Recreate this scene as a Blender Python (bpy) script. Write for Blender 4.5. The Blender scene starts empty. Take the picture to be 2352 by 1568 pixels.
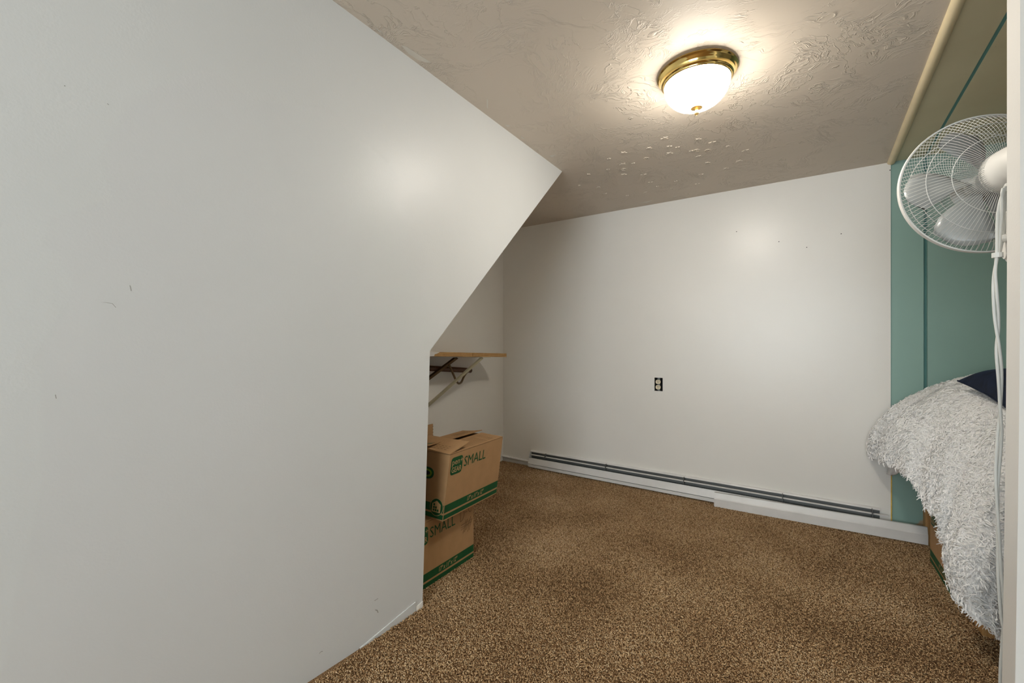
import bpy, bmesh, math, random
import numpy as np
from mathutils import Vector, Matrix, noise as mnoise

scene = bpy.context.scene
COL = scene.collection
R = math.radians
random.seed(7)
rng = np.random.default_rng(11)

# ------------------------------------------------------------------ camera, light, exposure
F, CX, CY = 980.0, 1176.0, 784.0
YAW = R(33.9)
EYE = 1.14
FWD = Vector((-math.sin(YAW), math.cos(YAW), 0))
RGT = Vector((math.cos(YAW), math.sin(YAW), 0))
cd = bpy.data.cameras.new('camera'); cd.sensor_width = 36.0; cd.lens = 36.0 * F / 2352.0
cd.clip_start = 0.02
cam = bpy.data.objects.new('camera', cd); COL.objects.link(cam)
cam.location = (0, 0, EYE); cam.rotation_euler = (R(90), 0, YAW)
scene.camera = cam

w = bpy.data.worlds.new('world'); scene.world = w; w.use_nodes = True
w.node_tree.nodes['Background'].inputs[0].default_value = (0.75, 0.85, 1.0, 1)
w.node_tree.nodes['Background'].inputs[1].default_value = 0.6

LAMP_STRENGTH = 52.0
FILL_POWER = 45.0
ld = bpy.data.lights.new('rear_fill_light', 'AREA'); ld.shape = 'RECTANGLE'  # unseen area light, added as cool daylight fill from behind the camera
ld.size = 1.7; ld.size_y = 1.35; ld.energy = FILL_POWER; ld.color = (0.86, 0.95, 1.0)
lo = bpy.data.objects.new('rear_fill_light', ld); COL.objects.link(lo)
lo.location = (-0.30, -2.30, 1.35); lo.rotation_euler = (R(90), 0, 0)   # faces +Y

vs = scene.view_settings
vs.view_transform = 'Standard'; vs.look = 'None'; vs.gamma = 1.0; vs.use_curve_mapping = False
vs.exposure = 0.68

def ray(px, py):
    return FWD + RGT * ((px - CX) / F) + Vector((0, 0, 1)) * ((CY - py) / F)
def at(px, py, X=None, Y=None, Z=None):
    r = ray(px, py)
    if X is not None: t = X / r.x
    elif Y is not None: t = Y / r.y
    else: t = (Z - EYE) / r.z
    p = r * t
    return Vector((p.x, p.y, p.z + EYE))

# ------------------------------------------------------------------ room dimensions
YB = 3.33                      # face of the white back wall
XR = 0.452                     # where the white wall ends and the teal boards begin
XA = -2.34                     # far wall of the alcove
YREAR, XFAR = -2.4, 2.6
def ceil_z(y):
    return EYE + 1.055 + (YB - y) * 0.0285

# ------------------------------------------------------------------ materials
def lin(c):
    return tuple(((v / 255) / 12.92 if v / 255 <= 0.04045 else ((v / 255 + 0.055) / 1.055) ** 2.4) for v in c) + (1,)
class NT:
    def __init__(s, name):
        s.m = bpy.data.materials.new(name); s.m.use_nodes = True
        s.t = s.m.node_tree; s.b = s.t.nodes['Principled BSDF']
    def n(s, typ, **kw):
        nd = s.t.nodes.new(typ)
        for k, v in kw.items():
            if k.startswith('i_'):
                key = k[2:]; key = int(key) if key.isdigit() else key.replace('_', ' ')
                if hasattr(v, 'is_output'): s.t.links.new(v, nd.inputs[key])
                else: nd.inputs[key].default_value = v
            else: setattr(nd, k, v)
        return nd
    def l(s, a, b): s.t.links.new(a, b)
    def math(s, op, a, b=None, clamp=False):
        nd = s.t.nodes.new('ShaderNodeMath'); nd.operation = op; nd.use_clamp = clamp
        for i, v in enumerate((a, b)):
            if v is None: continue
            if hasattr(v, 'is_output'): s.t.links.new(v, nd.inputs[i])
            else: nd.inputs[i].default_value = v
        return nd.outputs[0]
    def vmath(s, op, a, b):
        nd = s.t.nodes.new('ShaderNodeVectorMath'); nd.operation = op
        for i, v in enumerate((a, b)):
            if hasattr(v, 'is_output'): s.t.links.new(v, nd.inputs[i])
            else: nd.inputs[i].default_value = v
        return nd.outputs[0]
    def ramp(s, fac, stops):
        nd = s.t.nodes.new('ShaderNodeValToRGB'); e = nd.color_ramp.elements
        while len(e) < len(stops): e.new(0.5)
        for i, (p, c) in enumerate(stops): e[i].position = p; e[i].color = c
        s.l(fac, nd.inputs[0]); return nd.outputs[0]
    def bump(s, h, strength, dist):
        nd = s.n('ShaderNodeBump', i_Strength=strength, i_Distance=dist, i_Height=h)
        s.l(nd.outputs[0], s.b.inputs['Normal']); return nd
    def set(s, color=None, rough=None, metal=None, spec=None):
        if color is not None:
            if hasattr(color, 'is_output'): s.l(color, s.b.inputs['Base Color'])
            else: s.b.inputs['Base Color'].default_value = color
        if rough is not None:
            if hasattr(rough, 'is_output'): s.l(rough, s.b.inputs['Roughness'])
            else: s.b.inputs['Roughness'].default_value = rough
        if metal is not None: s.b.inputs['Metallic'].default_value = metal
        if spec is not None: s.b.inputs['Specular IOR Level'].default_value = spec
        return s
    def coord(s): return s.n('ShaderNodeTexCoord').outputs['Object']
    def noise(s, scale, detail=3, vec=None, rough=0.5, dist=0.0):
        nd = s.n('ShaderNodeTexNoise', i_Scale=scale, i_Detail=detail, i_Roughness=rough, i_Distortion=dist)
        s.l(vec if vec is not None else s.coord(), nd.inputs['Vector']); return nd.outputs[0]
def mixc(a, b, f): return tuple(a[i] * (1 - f) + b[i] * f for i in range(3)) + (1,)
def simple(name, c, rough=0.5, metal=0.0, spec=0.5, var=0.06, nscale=8.0, bump=0.0, bscale=200.0):
    t = NT(name); c = lin(c)
    fac = t.noise(nscale, 4)
    t.set(t.ramp(fac, [(0.3, tuple(v * (1 - var) for v in c[:3]) + (1,)), (0.7, tuple(min(1, v * (1 + var)) for v in c[:3]) + (1,))]), rough, metal, spec)
    if bump: t.bump(t.noise(bscale, 3), bump, 0.001)
    return t.m

def wall_paint(name, c, rough=0.33, scuff=0.0):
    t = NT(name); c = lin(c)
    n1 = t.noise(2.2, 5)
    col = t.ramp(n1, [(0.3, tuple(v * 0.97 for v in c[:3]) + (1,)), (0.7, c)])
    t.set(col, rough, 0, 0.5)
    h = t.math('ADD', t.noise(160, 3), t.math('MULTIPLY', t.noise(14, 3), 2.0))
    t.bump(h, 0.12, 0.0022)
    return t.m
M = {}
M['wall'] = wall_paint('white_wall_paint', (238, 235, 228))
M['wall_left'] = wall_paint('white_wall_paint_cool', (222, 224, 223), 0.4)
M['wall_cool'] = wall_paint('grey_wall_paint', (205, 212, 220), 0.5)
M['wall_rear'] = wall_paint('hall_paint', (215, 212, 205), 0.5)

def ceiling_mat():
    t = NT('trowelled_ceiling_paint')
    co = t.coord()
    warp = t.n('ShaderNodeTexNoise', i_Scale=2.6, i_Detail=3.0); t.l(co, warp.inputs['Vector'])
    wv = t.vmath('SCALE', t.vmath('SUBTRACT', warp.outputs['Color'], (0.5, 0.5, 0.5)), (0, 0, 0))
    wv.node.inputs['Scale'].default_value = 0.55
    cw = t.vmath('ADD', co, wv)
    vor = t.n('ShaderNodeTexVoronoi', i_Scale=4.2); vor.voronoi_dimensions = '2D'; t.l(cw, vor.inputs['Vector'])
    sep = t.n('ShaderNodeSeparateColor'); t.l(vor.outputs['Color'], sep.inputs[0])
    ang = t.math('MULTIPLY', sep.outputs[0], 6.283)
    rot = t.n('ShaderNodeVectorRotate', rotation_type='Z_AXIS'); t.l(cw, rot.inputs['Vector']); t.l(ang, rot.inputs['Angle'])
    mp = t.n('ShaderNodeMapping'); mp.inputs['Scale'].default_value = (9, 34, 9); t.l(rot.outputs[0], mp.inputs['Vector'])
    nz = t.n('ShaderNodeTexNoise', i_Scale=1.0, i_Detail=4.0, i_Roughness=0.6, i_Distortion=0.6); t.l(mp.outputs[0], nz.inputs['Vector'])
    d = t.math('ABSOLUTE', t.math('SUBTRACT', nz.outputs[0], 0.5))
    line = t.math('SUBTRACT', 1.0, t.math('DIVIDE', d, 0.05), clamp=True)
    mask = t.n('ShaderNodeMapRange', i_1=0.47, i_2=0.60); t.l(t.noise(5.5, 4, cw), mask.inputs[0])
    strokes = t.math('MULTIPLY', line, mask.outputs[0])
    # long ragged ridges
    n2 = t.noise(5.0, 6, cw, 0.62)
    l2 = t.math('SUBTRACT', 1.0, t.math('DIVIDE', t.math('ABSOLUTE', t.math('SUBTRACT', n2, 0.52)), 0.014), clamp=True)
    m2 = t.n('ShaderNodeMapRange', i_1=0.46, i_2=0.58); t.l(t.noise(3.3, 2), m2.inputs[0])
    h = t.math('ADD', t.math('MULTIPLY', strokes, 1.0), t.math('MULTIPLY', t.math('MULTIPLY', l2, m2.outputs[0]), 1.0))
    h = t.math('ADD', h, t.math('MULTIPLY', t.noise(9, 4), 0.5))
    h = t.math('ADD', h, t.math('MULTIPLY', t.noise(120, 2), 0.06))
    t.bump(h, 0.6, 0.0042)
    c = lin((219, 207, 191))
    t.set(t.ramp(t.noise(1.3, 3), [(0.3, tuple(v * 0.97 for v in c[:3]) + (1,)), (0.7, c)]), 0.55, 0, 0.35)
    return t.m
M['ceiling'] = ceiling_mat()
M['smear'] = simple('white_paint_smear', (222, 216, 204), 0.5)
M['scuff'] = simple('wall_scuff', (150, 148, 142), 0.6)
M['star'] = simple('painted_plastic', (219, 207, 191), 0.5)

def carpet_base():
    t = NT('carpet_backing')
    n = t.noise(260, 3)
    t.set(t.ramp(n, [(0.32, lin((86, 62, 40))), (0.5, lin((140, 108, 76))), (0.7, lin((186, 154, 118)))]), 1.0, 0, 0.1)
    t.bump(n, 1.0, 0.006); return t.m
def carpet_tuft():
    t = NT('carpet_yarn')
    a = t.n('ShaderNodeAttribute', attribute_name='shade')
    t.set(t.ramp(a.outputs['Fac'], [(0.0, lin((92, 66, 44))), (0.3, lin((170, 133, 95))), (0.65, lin((220, 184, 138))), (1.0, lin((246, 220, 182)))]), 0.95, 0, 0.15)
    return t.m
M['carpet'] = carpet_base(); M['tuft'] = carpet_tuft()

def teal_mat():
    t = NT('teal_board_paint'); c = lin((146, 178, 168))
    n = t.noise(3, 4)
    col = t.ramp(n, [(0.3, tuple(v * 0.92 for v in c[:3]) + (1,)), (0.7, c)])
    sp = t.n('ShaderNodeMapRange', i_1=0.72, i_2=0.76); t.l(t.noise(38, 5, None, 0.7), sp.inputs[0])
    mx = t.n('ShaderNodeMix', data_type='RGBA'); t.l(sp.outputs[0], mx.inputs['Factor'])
    t.l(col, mx.inputs['A']); mx.inputs['B'].default_value = lin((170, 190, 178))
    t.set(mx.outputs['Result'], 0.45, 0, 0.4); t.bump(t.noise(60, 3), 0.1, 0.002); return t.m
M['teal'] = teal_mat()
M['teal_dark'] = simple('teal_strip_paint', (96, 148, 142), 0.5)
def teal_worn_mat():
    # worn paint at the foot of the first board, bare tan board showing along its lower edge
    t = NT('teal_board_paint_worn'); c = lin((146, 178, 168))
    co = t.n('ShaderNodeTexCoord').outputs['Object']
    sx = t.n('ShaderNodeSeparateXYZ'); t.l(co, sx.inputs[0])
    nz = t.noise(14, 4)
    f = t.math('ADD', t.math('MULTIPLY', sx.outputs[2], -7.0), t.math('MULTIPLY', sx.outputs[0], 9.0))
    f = t.math('ADD', f, t.math('MULTIPLY', nz, 0.8))
    mr = t.n('ShaderNodeMapRange', i_1=4.74, i_2=4.86); t.l(f, mr.inputs[0])
    mx = t.n('ShaderNodeMix', data_type='RGBA'); t.l(mr.outputs[0], mx.inputs['Factor'])
    mx.inputs['A'].default_value = c; mx.inputs['B'].default_value = lin((176, 152, 120))
    t.set(mx.outputs['Result'], 0.45, 0, 0.4); return t.m
M['teal_worn'] = teal_worn_mat()
def olive_mat():
    t = NT('aged_cream_board'); c = lin((224, 214, 180))
    col = t.ramp(t.noise(2.5, 5), [(0.25, lin((210, 198, 162))), (0.7, c)])
    sp = t.n('ShaderNodeMapRange', i_1=0.74, i_2=0.8); t.l(t.noise(9, 3, None, 0.5, 2.0), sp.inputs[0])
    mx = t.n('ShaderNodeMix', data_type='RGBA'); t.l(sp.outputs[0], mx.inputs['Factor'])
    t.l(col, mx.inputs['A']); mx.inputs['B'].default_value = lin((125, 110, 70))
    t.set(mx.outputs['Result'], 0.5, 0, 0.4); t.bump(t.noise(30, 3), 0.1, 0.002); return t.m
M['olive'] = olive_mat()
M['batten'] = simple('cream_batten_paint', (232, 214, 174), 0.45)
M['yellow_edge'] = simple('yellowed_drywall_edge', (214, 182, 96), 0.7, var=0.15, nscale=30)
M['jamb'] = wall_paint('jamb_paint', (234, 232, 227), 0.4)
M['white_metal'] = simple('white_enamel', (226, 224, 220), 0.35)
M['grey_metal'] = simple('grey_steel', (118, 120, 118), 0.45, 0.5)
M['dark'] = simple('dark_void', (16, 15, 14), 0.8)
M['brass'] = simple('polished_brass', (244, 214, 136), 0.12, 1.0, var=0.02)
M['brass_satin'] = simple('satin_brass', (226, 190, 120), 0.35, 0.5, var=0.02)
def bowl_mat():
    t = NT('lit_glass_bowl')
    t.set((0.9, 0.88, 0.84, 1), 0.25)
    t.b.inputs['Emission Color'].default_value = (1.0, 0.935, 0.84, 1)
    # the bulbs sit low behind the glass: the bowl glows brighter towards its bottom
    sx = t.n('ShaderNodeSeparateXYZ'); t.l(t.coord(), sx.inputs[0])
    mr = t.n('ShaderNodeMapRange', i_1=-0.050, i_2=-0.135, i_3=0.30 * LAMP_STRENGTH, i_4=1.25 * LAMP_STRENGTH); t.l(sx.outputs[2], mr.inputs[0])
    t.l(mr.outputs[0], t.b.inputs['Emission Strength']); return t.m
M['bowl'] = bowl_mat()
def ply_mat():
    t = NT('plywood'); co = t.coord()
    sx = t.n('ShaderNodeSeparateXYZ'); t.l(co, sx.inputs[0])
    wv = t.math('SINE', t.math('MULTIPLY', sx.outputs[2], 2 * math.pi / 0.0078))
    col = t.ramp(t.math('ADD', t.math('MULTIPLY', wv, 0.5), t.math('MULTIPLY', t.noise(40, 3), 0.5)),
                 [(0.0, lin((148, 102, 50))), (0.5, lin((200, 158, 96))), (0.9, lin((226, 192, 134)))])
    t.set(col, 0.65); return t.m
M['ply'] = ply_mat()
def wood(name, c1, c2, rough=0.5, sc=(4, 40, 40)):
    t = NT(name); mp = t.n('ShaderNodeMapping'); mp.inputs['Scale'].default_value = sc; t.l(t.coord(), mp.inputs['Vector'])
    t.set(t.ramp(t.noise(1.0, 5, mp.outputs[0], 0.6, 0.8), [(0.3, lin(c1)), (0.7, lin(c2))]), rough); return t.m
M['brown_wood'] = wood('brown_pole_wood', (74, 44, 22), (106, 66, 34))
M['tan_wood'] = wood('pale_bed_wood', (176, 130, 76), (206, 160, 104), 0.5, (30, 30, 3))
M['bronze'] = simple('bronze_bracket_metal', (128, 108, 82), 0.4, 0.7)
M['bracket_grey'] = simple('cream_bracket_metal', (206, 200, 172), 0.4, 0.1)
M['card'] = simple('corrugated_cardboard', (174, 137, 97), 0.8, 0, 0.2, 0.05, 20, 0.15, 90)
M['card_dark'] = simple('cardboard_inside', (150, 112, 72), 0.85, 0, 0.2)
M['green'] = simple('green_print', (22, 80, 44), 0.6, 0, 0.3, 0.12, 30)
M['lime'] = simple('lime_print', (112, 140, 40), 0.6, 0, 0.3)
M['ink'] = simple('brown_ink', (112, 82, 50), 0.8)
M['white_print'] = simple('tan_print', (190, 156, 110), 0.7)
M['fabric'] = simple('white_cotton', (244, 241, 237), 0.9, 0, 0.15, 0.03, 30, 0.3, 300)
def fluff():
    t = NT('white_ruffle_fabric'); a = t.n('ShaderNodeAttribute', attribute_name='shade')
    t.set(t.ramp(a.outputs['Fac'], [(0, lin((244, 242, 238))), (1, lin((253, 252, 251)))]), 0.95, 0, 0.1)
    return t.m
M['fluff'] = fluff()
def velvet():
    t = NT('navy_velvet')
    t.set(t.ramp(t.noise(14, 4, None, 0.6, 1.5), [(0.3, lin((10, 14, 26))), (0.7, lin((22, 32, 54)))]), 0.75, 0, 0.2)
    t.b.inputs['Sheen Weight'].default_value = 0.12; t.b.inputs['Sheen Tint'].default_value = (0.2, 0.3, 0.6, 1); return t.m
M['navy'] = velvet()
M['fan_white'] = simple('white_fan_plastic', (228, 226, 220), 0.35, 0, 0.5, 0.02)
M['fan_wire'] = simple('white_wire', (214, 213, 208), 0.4, 0, 0.5, 0.02)
def blade_mat():
    t = NT('smoked_blade_plastic'); t.set(lin((176, 178, 176)), 0.25, 0, 0.5)
    t.b.inputs['Alpha'].default_value = 0.8; t.n('ShaderNodeTexCoord'); return t.m
M['blade'] = blade_mat()
M['cord'] = simple('white_cord_vinyl', (214, 214, 208), 0.4)
M['outlet'] = simple('cream_outlet_plastic', (226, 212, 182), 0.4)
M['matress'] = simple('mattress_ticking', (220, 216, 208), 0.9)
M['sheet'] = simple('white_sheet', (236, 236, 238), 0.85)
M['added_frame'] = simple('added_frame_paint', (230, 230, 228), 0.4)

# ------------------------------------------------------------------ mesh helpers
class MB:
    def __init__(s): s.v = []; s.f = []
    def add(s, vs, fs):
        o = len(s.v); s.v += [tuple(v) for v in vs]; s.f += [tuple(i + o for i in f) for f in fs]; return s
    def box(s, a, b):
        (x0, y0, z0), (x1, y1, z1) = a, b
        return s.hexa([(x0, y0, z0), (x1, y0, z0), (x1, y1, z0), (x0, y1, z0), (x0, y0, z1), (x1, y0, z1), (x1, y1, z1), (x0, y1, z1)])
    def hexa(s, p):
        return s.add(p, [(3, 2, 1, 0), (4, 5, 6, 7), (0, 1, 5, 4), (1, 2, 6, 5), (2, 3, 7, 6), (3, 0, 4, 7)])
    def tube(s, pts, r, n=8, caps=True):
        pts = [Vector(p) for p in pts]; rs = r if isinstance(r, (list, tuple)) else [r] * len(pts)
        vs = []; prev = None
        for i, p in enumerate(pts):
            t = (pts[min(i + 1, len(pts) - 1)] - pts[max(i - 1, 0)])
            t = t.normalized() if t.length > 1e-9 else Vector((0, 0, 1))
            if prev is None:
                a = Vector((0, 0, 1)) if abs(t.z) < 0.9 else Vector((1, 0, 0)); u = t.cross(a).normalized()
            else:
                u = (prev - t * prev.dot(t)).normalized()
            prev = u; v = t.cross(u)
            vs += [p + (u * math.cos(k * 2 * math.pi / n) + v * math.sin(k * 2 * math.pi / n)) * rs[i] for k in range(n)]
        fs = []
        for i in range(len(pts) - 1):
            for k in range(n):
                a, b = i * n + k, i * n + (k + 1) % n; fs.append((a, b, b + n, a + n))
        if caps: fs += [tuple(range(n))[::-1], tuple(range((len(pts) - 1) * n, len(pts) * n))]
        return s.add(vs, fs)
    def lathe(s, prof, n=48, mat=None):
        vs = []; fs = []
        for (r, z) in prof: vs += [(r * math.cos(k * 2 * math.pi / n), r * math.sin(k * 2 * math.pi / n), z) for k in range(n)]
        for i in range(len(prof) - 1):
            for k in range(n):
                a, b = i * n + k, i * n + (k + 1) % n; fs.append((a, b, b + n, a + n))
        if mat is not None: vs = [tuple(mat @ Vector(v)) for v in vs]
        return s.add(vs, fs)
    def prism(s, poly, d, closed=True):
        # poly: 3-D outline, d: extrusion vector
        n = len(poly); d = Vector(d); vs = [Vector(p) for p in poly] + [Vector(p) + d for p in poly]
        fs = [tuple(range(n))[::-1], tuple(range(n, 2 * n))] + [(k, (k + 1) % n, (k + 1) % n + n, k + n) for k in range(n)]
        return s.add(vs, fs)
    def strip(s, prof, d, th):
        # open profile (list of 3-D points) with thickness th (vector), extruded by d
        d = Vector(d); th = Vector(th)
        for a, b in zip(prof[:-1], prof[1:]):
            a, b = Vector(a), Vector(b)
            s.hexa([a, b, b + th, a + th, a + d, b + d, b + th + d, a + th + d])
        return s
    def xf(s, m): s.v = [tuple(m @ Vector(v)) for v in s.v]; return s

OFF = {}
def finish(me, smooth):
    bm = bmesh.new(); bm.from_mesh(me); bmesh.ops.recalc_face_normals(bm, faces=bm.faces); bm.to_mesh(me); bm.free()
    if smooth:
        for p in me.polygons: p.use_smooth = True
        if smooth != 'all': me.set_sharp_from_angle(angle=R(38))
def obj(name, mb, mat, parent=None, smooth=False, loc=None, bevel=0):
    off = Vector(loc) if loc is not None else (OFF[parent.name] if parent else Vector((0, 0, 0)))
    me = bpy.data.meshes.new(name)
    me.from_pydata([tuple(Vector(v) - off) for v in mb.v], [], mb.f); finish(me, smooth)
    me.materials.append(M[mat] if isinstance(mat, str) else mat)
    o = bpy.data.objects.new(name, me); COL.objects.link(o)
    if parent: o.parent = parent
    else: o.location = off
    OFF[o.name] = off
    if bevel:
        b = o.modifiers.new('bevel', 'BEVEL'); b.width = bevel; b.segments = 2; b.limit_method = 'ANGLE'
    return o
def tag(o, label, cat, group=None):
    o['label'] = label; o['category'] = cat
    if group: o['group'] = group
    return o
def thing(name, loc, label, cat, group=None):
    o = bpy.data.objects.new(name, None); COL.objects.link(o); o.location = loc; o.empty_display_size = 0.05
    OFF[o.name] = Vector(loc); return tag(o, label, cat, group)
def struct(name, mb, mat, label=None, **k):
    o = obj(name, mb, mat, None, **k); o['kind'] = 'structure'
    if label: o['label'] = label
    return o
def spline(pts, n=8):
    P = [Vector(p) for p in pts]; out = []
    for i in range(len(P) - 1):
        p0, p1, p2, p3 = P[max(i - 1, 0)], P[i], P[i + 1], P[min(i + 2, len(P) - 1)]
        for k in range(n):
            t = k / n
            out.append(0.5 * ((2 * p1) + (p2 - p0) * t + (2 * p0 - 5 * p1 + 4 * p2 - p3) * t * t + (3 * p1 - p0 - 3 * p2 + p3) * t ** 3))
    return out + [P[-1]]

# ------------------------------------------------------------------ room shell
floor = struct('floor', MB().box((XA - 0.1, YREAR - 0.1, -0.06), (XFAR + 0.1, YB + 0.14, 0.0)), 'carpet', 'brown carpeted floor')

def ceil_strip(x0, x1, y0, y1, up=0.0, th=0.02, n=12, skew=True):
    m = MB()
    def xe(x, y): return x - 0.0193 * (YB - y) if (skew and abs(x - XR) < 0.2) else x
    for i in range(n):
        ya, yb = y0 + (y1 - y0) * i / n, y0 + (y1 - y0) * (i + 1) / n
        za, zb = ceil_z(ya) + up, ceil_z(yb) + up
        m.hexa([(xe(x0, ya), ya, za), (xe(x1, ya), ya, za), (xe(x1, yb), yb, zb), (xe(x0, yb), yb, zb),
                (xe(x0, ya), ya, za + th), (xe(x1, ya), ya, za + th), (xe(x1, yb), yb, zb + th), (xe(x0, yb), yb, zb + th)])
    return m
struct('ceiling', ceil_strip(XA - 0.1, XR, YREAR - 0.1, YB + 0.05, n=1), 'ceiling', 'beige ceiling with trowelled swirl texture')
cp = struct('ceiling_boards', ceil_strip(XR - 0.02, XFAR + 0.1, YREAR - 0.1, YB + 0.1, up=0.007, n=1), 'teal_dark', 'aged cream ceiling boards over the bed')
obj('board', ceil_strip(XR, XR + 0.145, YREAR, YB + 0.02, up=0.004, th=0.018, n=1), 'olive', cp)
obj('board', ceil_strip(XR + 0.158, XFAR, YREAR, YB + 0.02, up=0.004, th=0.018, n=1, skew=True), 'olive', cp)

# half-round cream batten along the joint
m = MB(); prof = [(math.cos(a) * 0.019, -math.sin(a) * 0.016) for a in [math.pi * k / 10 for k in range(11)]]
def bat(y):
    xc = XR - 0.0193 * (YB - y); return [(xc + px_, y, ceil_z(y) + pz) for px_, pz in prof]
a, b = bat(1.0), bat(YB - 0.001); n = len(a)
m.add(a + b, [(k, k + 1, n + k + 1, n + k) for k in range(n - 1)] + [tuple(range(n)), tuple(range(n, 2 * n))[::-1], (0, n, 2 * n - 1, n - 1)])
struct('trim_1', m, 'batten', 'cream half-round batten along the ceiling joint', smooth=True)

# left wall with the sloped (under-stair) cut: a slightly leaning ruled surface
def lw_bot(y): return -1.338 - 0.05 * (1.30 - max(y, 0.2)) if y < 1.30 else -1.338
def lw_top(y): return -1.277 + 0.018 * (y - 0.84)
def lwx(y, z):
    f = z / ceil_z(y); return lw_bot(y) * (1 - f) + lw_top(y) * f
YE, KNEE = 1.303, at(984.5, 805, X=-1.312)
TOPY = 2.43
def end_y(z):
    if z <= KNEE.z: return YE + (KNEE.y - YE) * (z / KNEE.z)
    f = (z - KNEE.z) / (ceil_z(TOPY) - KNEE.z); return KNEE.y + (TOPY - KNEE.y) * f
m = MB(); vs_, fs_ = [], []
zs = [0, 0.3, 0.6, 0.9, KNEE.z, 1.4, 1.7, 2.0, None]; NY = 14
for z in zs:
    for k in range(NY + 1):
        zz = z if z is not None else 0
        ye = end_y(zz) if z is not None else TOPY
        y = YREAR + (ye - YREAR) * k / NY
        if z is None: zz = ceil_z(y)
        else: zz = min(zz, ceil_z(y))
        vs_.append((lwx(y, zz), y, zz))
nn = len(vs_)
vs_ += [(v[0] - 0.09, v[1], v[2]) for v in vs_]
for i in range(len(zs) - 1):
    for k in range(NY):
        q = (i * (NY + 1) + k, i * (NY + 1) + k + 1, (i + 1) * (NY + 1) + k + 1, (i + 1) * (NY + 1) + k)
        fs_ += [q, tuple(j + nn for j in q[::-1])]
    e0, e1 = i * (NY + 1) + NY, (i + 1) * (NY + 1) + NY; fs_.append((e0, e0 + nn, e1 + nn, e1))
m.add(vs_, fs_)
struct('wall_left', m, 'wall_left', 'white glossy wall with a sloped lower cut-out', smooth=True)
# peeled strip along its foot
def foot(y0, y1, zt0, zt1, out):
    return [(lwx(y0, 0) + out, y0, 0), (lwx(y1, 0) + out, y1, 0), (lwx(y1, 0), y1, 0), (lwx(y0, 0), y0, 0),
            (lwx(y0, zt0) + out * 0.4, y0, zt0), (lwx(y1, zt1) + out, y1, zt1), (lwx(y1, zt1), y1, zt1), (lwx(y0, zt0), y0, zt0)]
struct('baseboard_left', MB().hexa(foot(1.0, 1.262, 0.004, 0.046, 0.003)), 'wall_left', 'thin white strip along the foot of the wall')
struct('trim_2', MB().hexa(foot(1.268, 1.302, 0.022, 0.03, 0.004)), 'wall', 'broken corner piece at the foot of the wall')

# alcove walls and the hidden rest of the shell
struct('wall_alcove', MB().box((XA - 0.08, YREAR, 0), (XA, YB + 0.08, 2.45)), 'wall', 'white wall of the alcove behind the shelf')
# back wall with the outlet opening
OC = at(1512.5, 882.5, Y=YB); ox0, ox1, oz0, oz1 = OC.x - 0.031, OC.x + 0.031, OC.z - 0.051, OC.z + 0.051
m = MB(); TH = 0.015; ztop = 2.23
m.box((XA, YB, 0), (ox0, YB + TH, ztop)).box((ox1, YB, 0), (XR - 0.002, YB + TH, ztop)).box((ox0, YB, 0), (ox1, YB + TH, oz0)).box((ox0, YB, oz1), (ox1, YB + TH, ztop))
struct('wall_back', m, 'wall', 'white glossy back wall above the baseboard heater')
struct('trim_3', MB().box((XR - 0.002, YB - 0.001, 0.03), (XR + 0.004, YB + 0.0078, 0.56)), 'yellow_edge', 'yellowed raw drywall edge beside the teal board')
tw = struct('wall_teal', MB().box((XR - 0.3, YB + 0.03, 0), (XFAR, YB + 0.08, 2.24)), 'teal_dark', 'teal boarded wall behind the bed')
obj('board', MB().box((XR - 0.001, YB + 0.008, 0.05), (XR + 0.141, YB + 0.03, 2.24)), 'teal_worn', tw)
obj('board', MB().box((XR + 0.157, YB + 0.008, 0.05), (XFAR, YB + 0.03, 2.24)), 'teal', tw)

# partition ending in a white jamb: the wall the fan hangs on
PY1 = 1.50; PX = 0.2742 * PY1; PY0 = PX / 0.2883
def jamb_x(z):   # slightly warped board, as in the photograph
    return PX + (0.0 if z > 1.3 else -0.0125 * ((1.3 - z) / 1.3) ** 1.5)
m = MB(); zz = [0, 0.25, 0.5, 0.75, 1.0, 1.3, 2.3]
for za, zb in zip(zz[:-1], zz[1:]):
    m.hexa([(jamb_x(za), PY0, za), (PX + 0.02, PY0, za), (PX + 0.02, PY1, za), (jamb_x(za), PY1, za),
            (jamb_x(zb), PY0, zb), (PX + 0.02, PY0, zb), (PX + 0.02, PY1, zb), (jamb_x(zb), PY1, zb)])
struct('trim_4', m, 'jamb', 'white painted jamb board ending the partition wall')
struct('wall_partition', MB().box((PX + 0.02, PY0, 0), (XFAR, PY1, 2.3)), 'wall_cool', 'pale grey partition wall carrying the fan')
struct('wall_right', MB().box((XFAR, YREAR, 0), (XFAR + 0.08, YB + 0.08, 2.45)), 'wall_rear')
# rear wall with a wide unseen window, added behind the camera for the cool fill
wx0, wx1, wz0, wz1 = -1.18, 0.58, 0.65, 2.05
m = MB(); yr = YREAR
m.box((XA, yr - 0.08, 0), (wx0, yr, 2.45)).box((wx1, yr - 0.08, 0), (XFAR, yr, 2.45)).box((wx0, yr - 0.08, 0), (wx1, yr, wz0)).box((wx0, yr - 0.08, wz1), (wx1, yr, 2.45))
struct('wall_rear', m, 'wall_rear')
m = MB()
for x in (wx0, (wx0 + wx1) / 2 - 0.02, wx1 - 0.04): m.box((x, yr - 0.07, wz0), (x + 0.04, yr - 0.03, wz1))
m.box((wx0, yr - 0.07, wz0), (wx1, yr - 0.03, wz0 + 0.04)).box((wx0, yr - 0.07, wz1 - 0.04), (wx1, yr - 0.03, wz1))
struct('added_window_1', m, 'added_frame', 'white frame of an unseen window added behind the camera')

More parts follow.
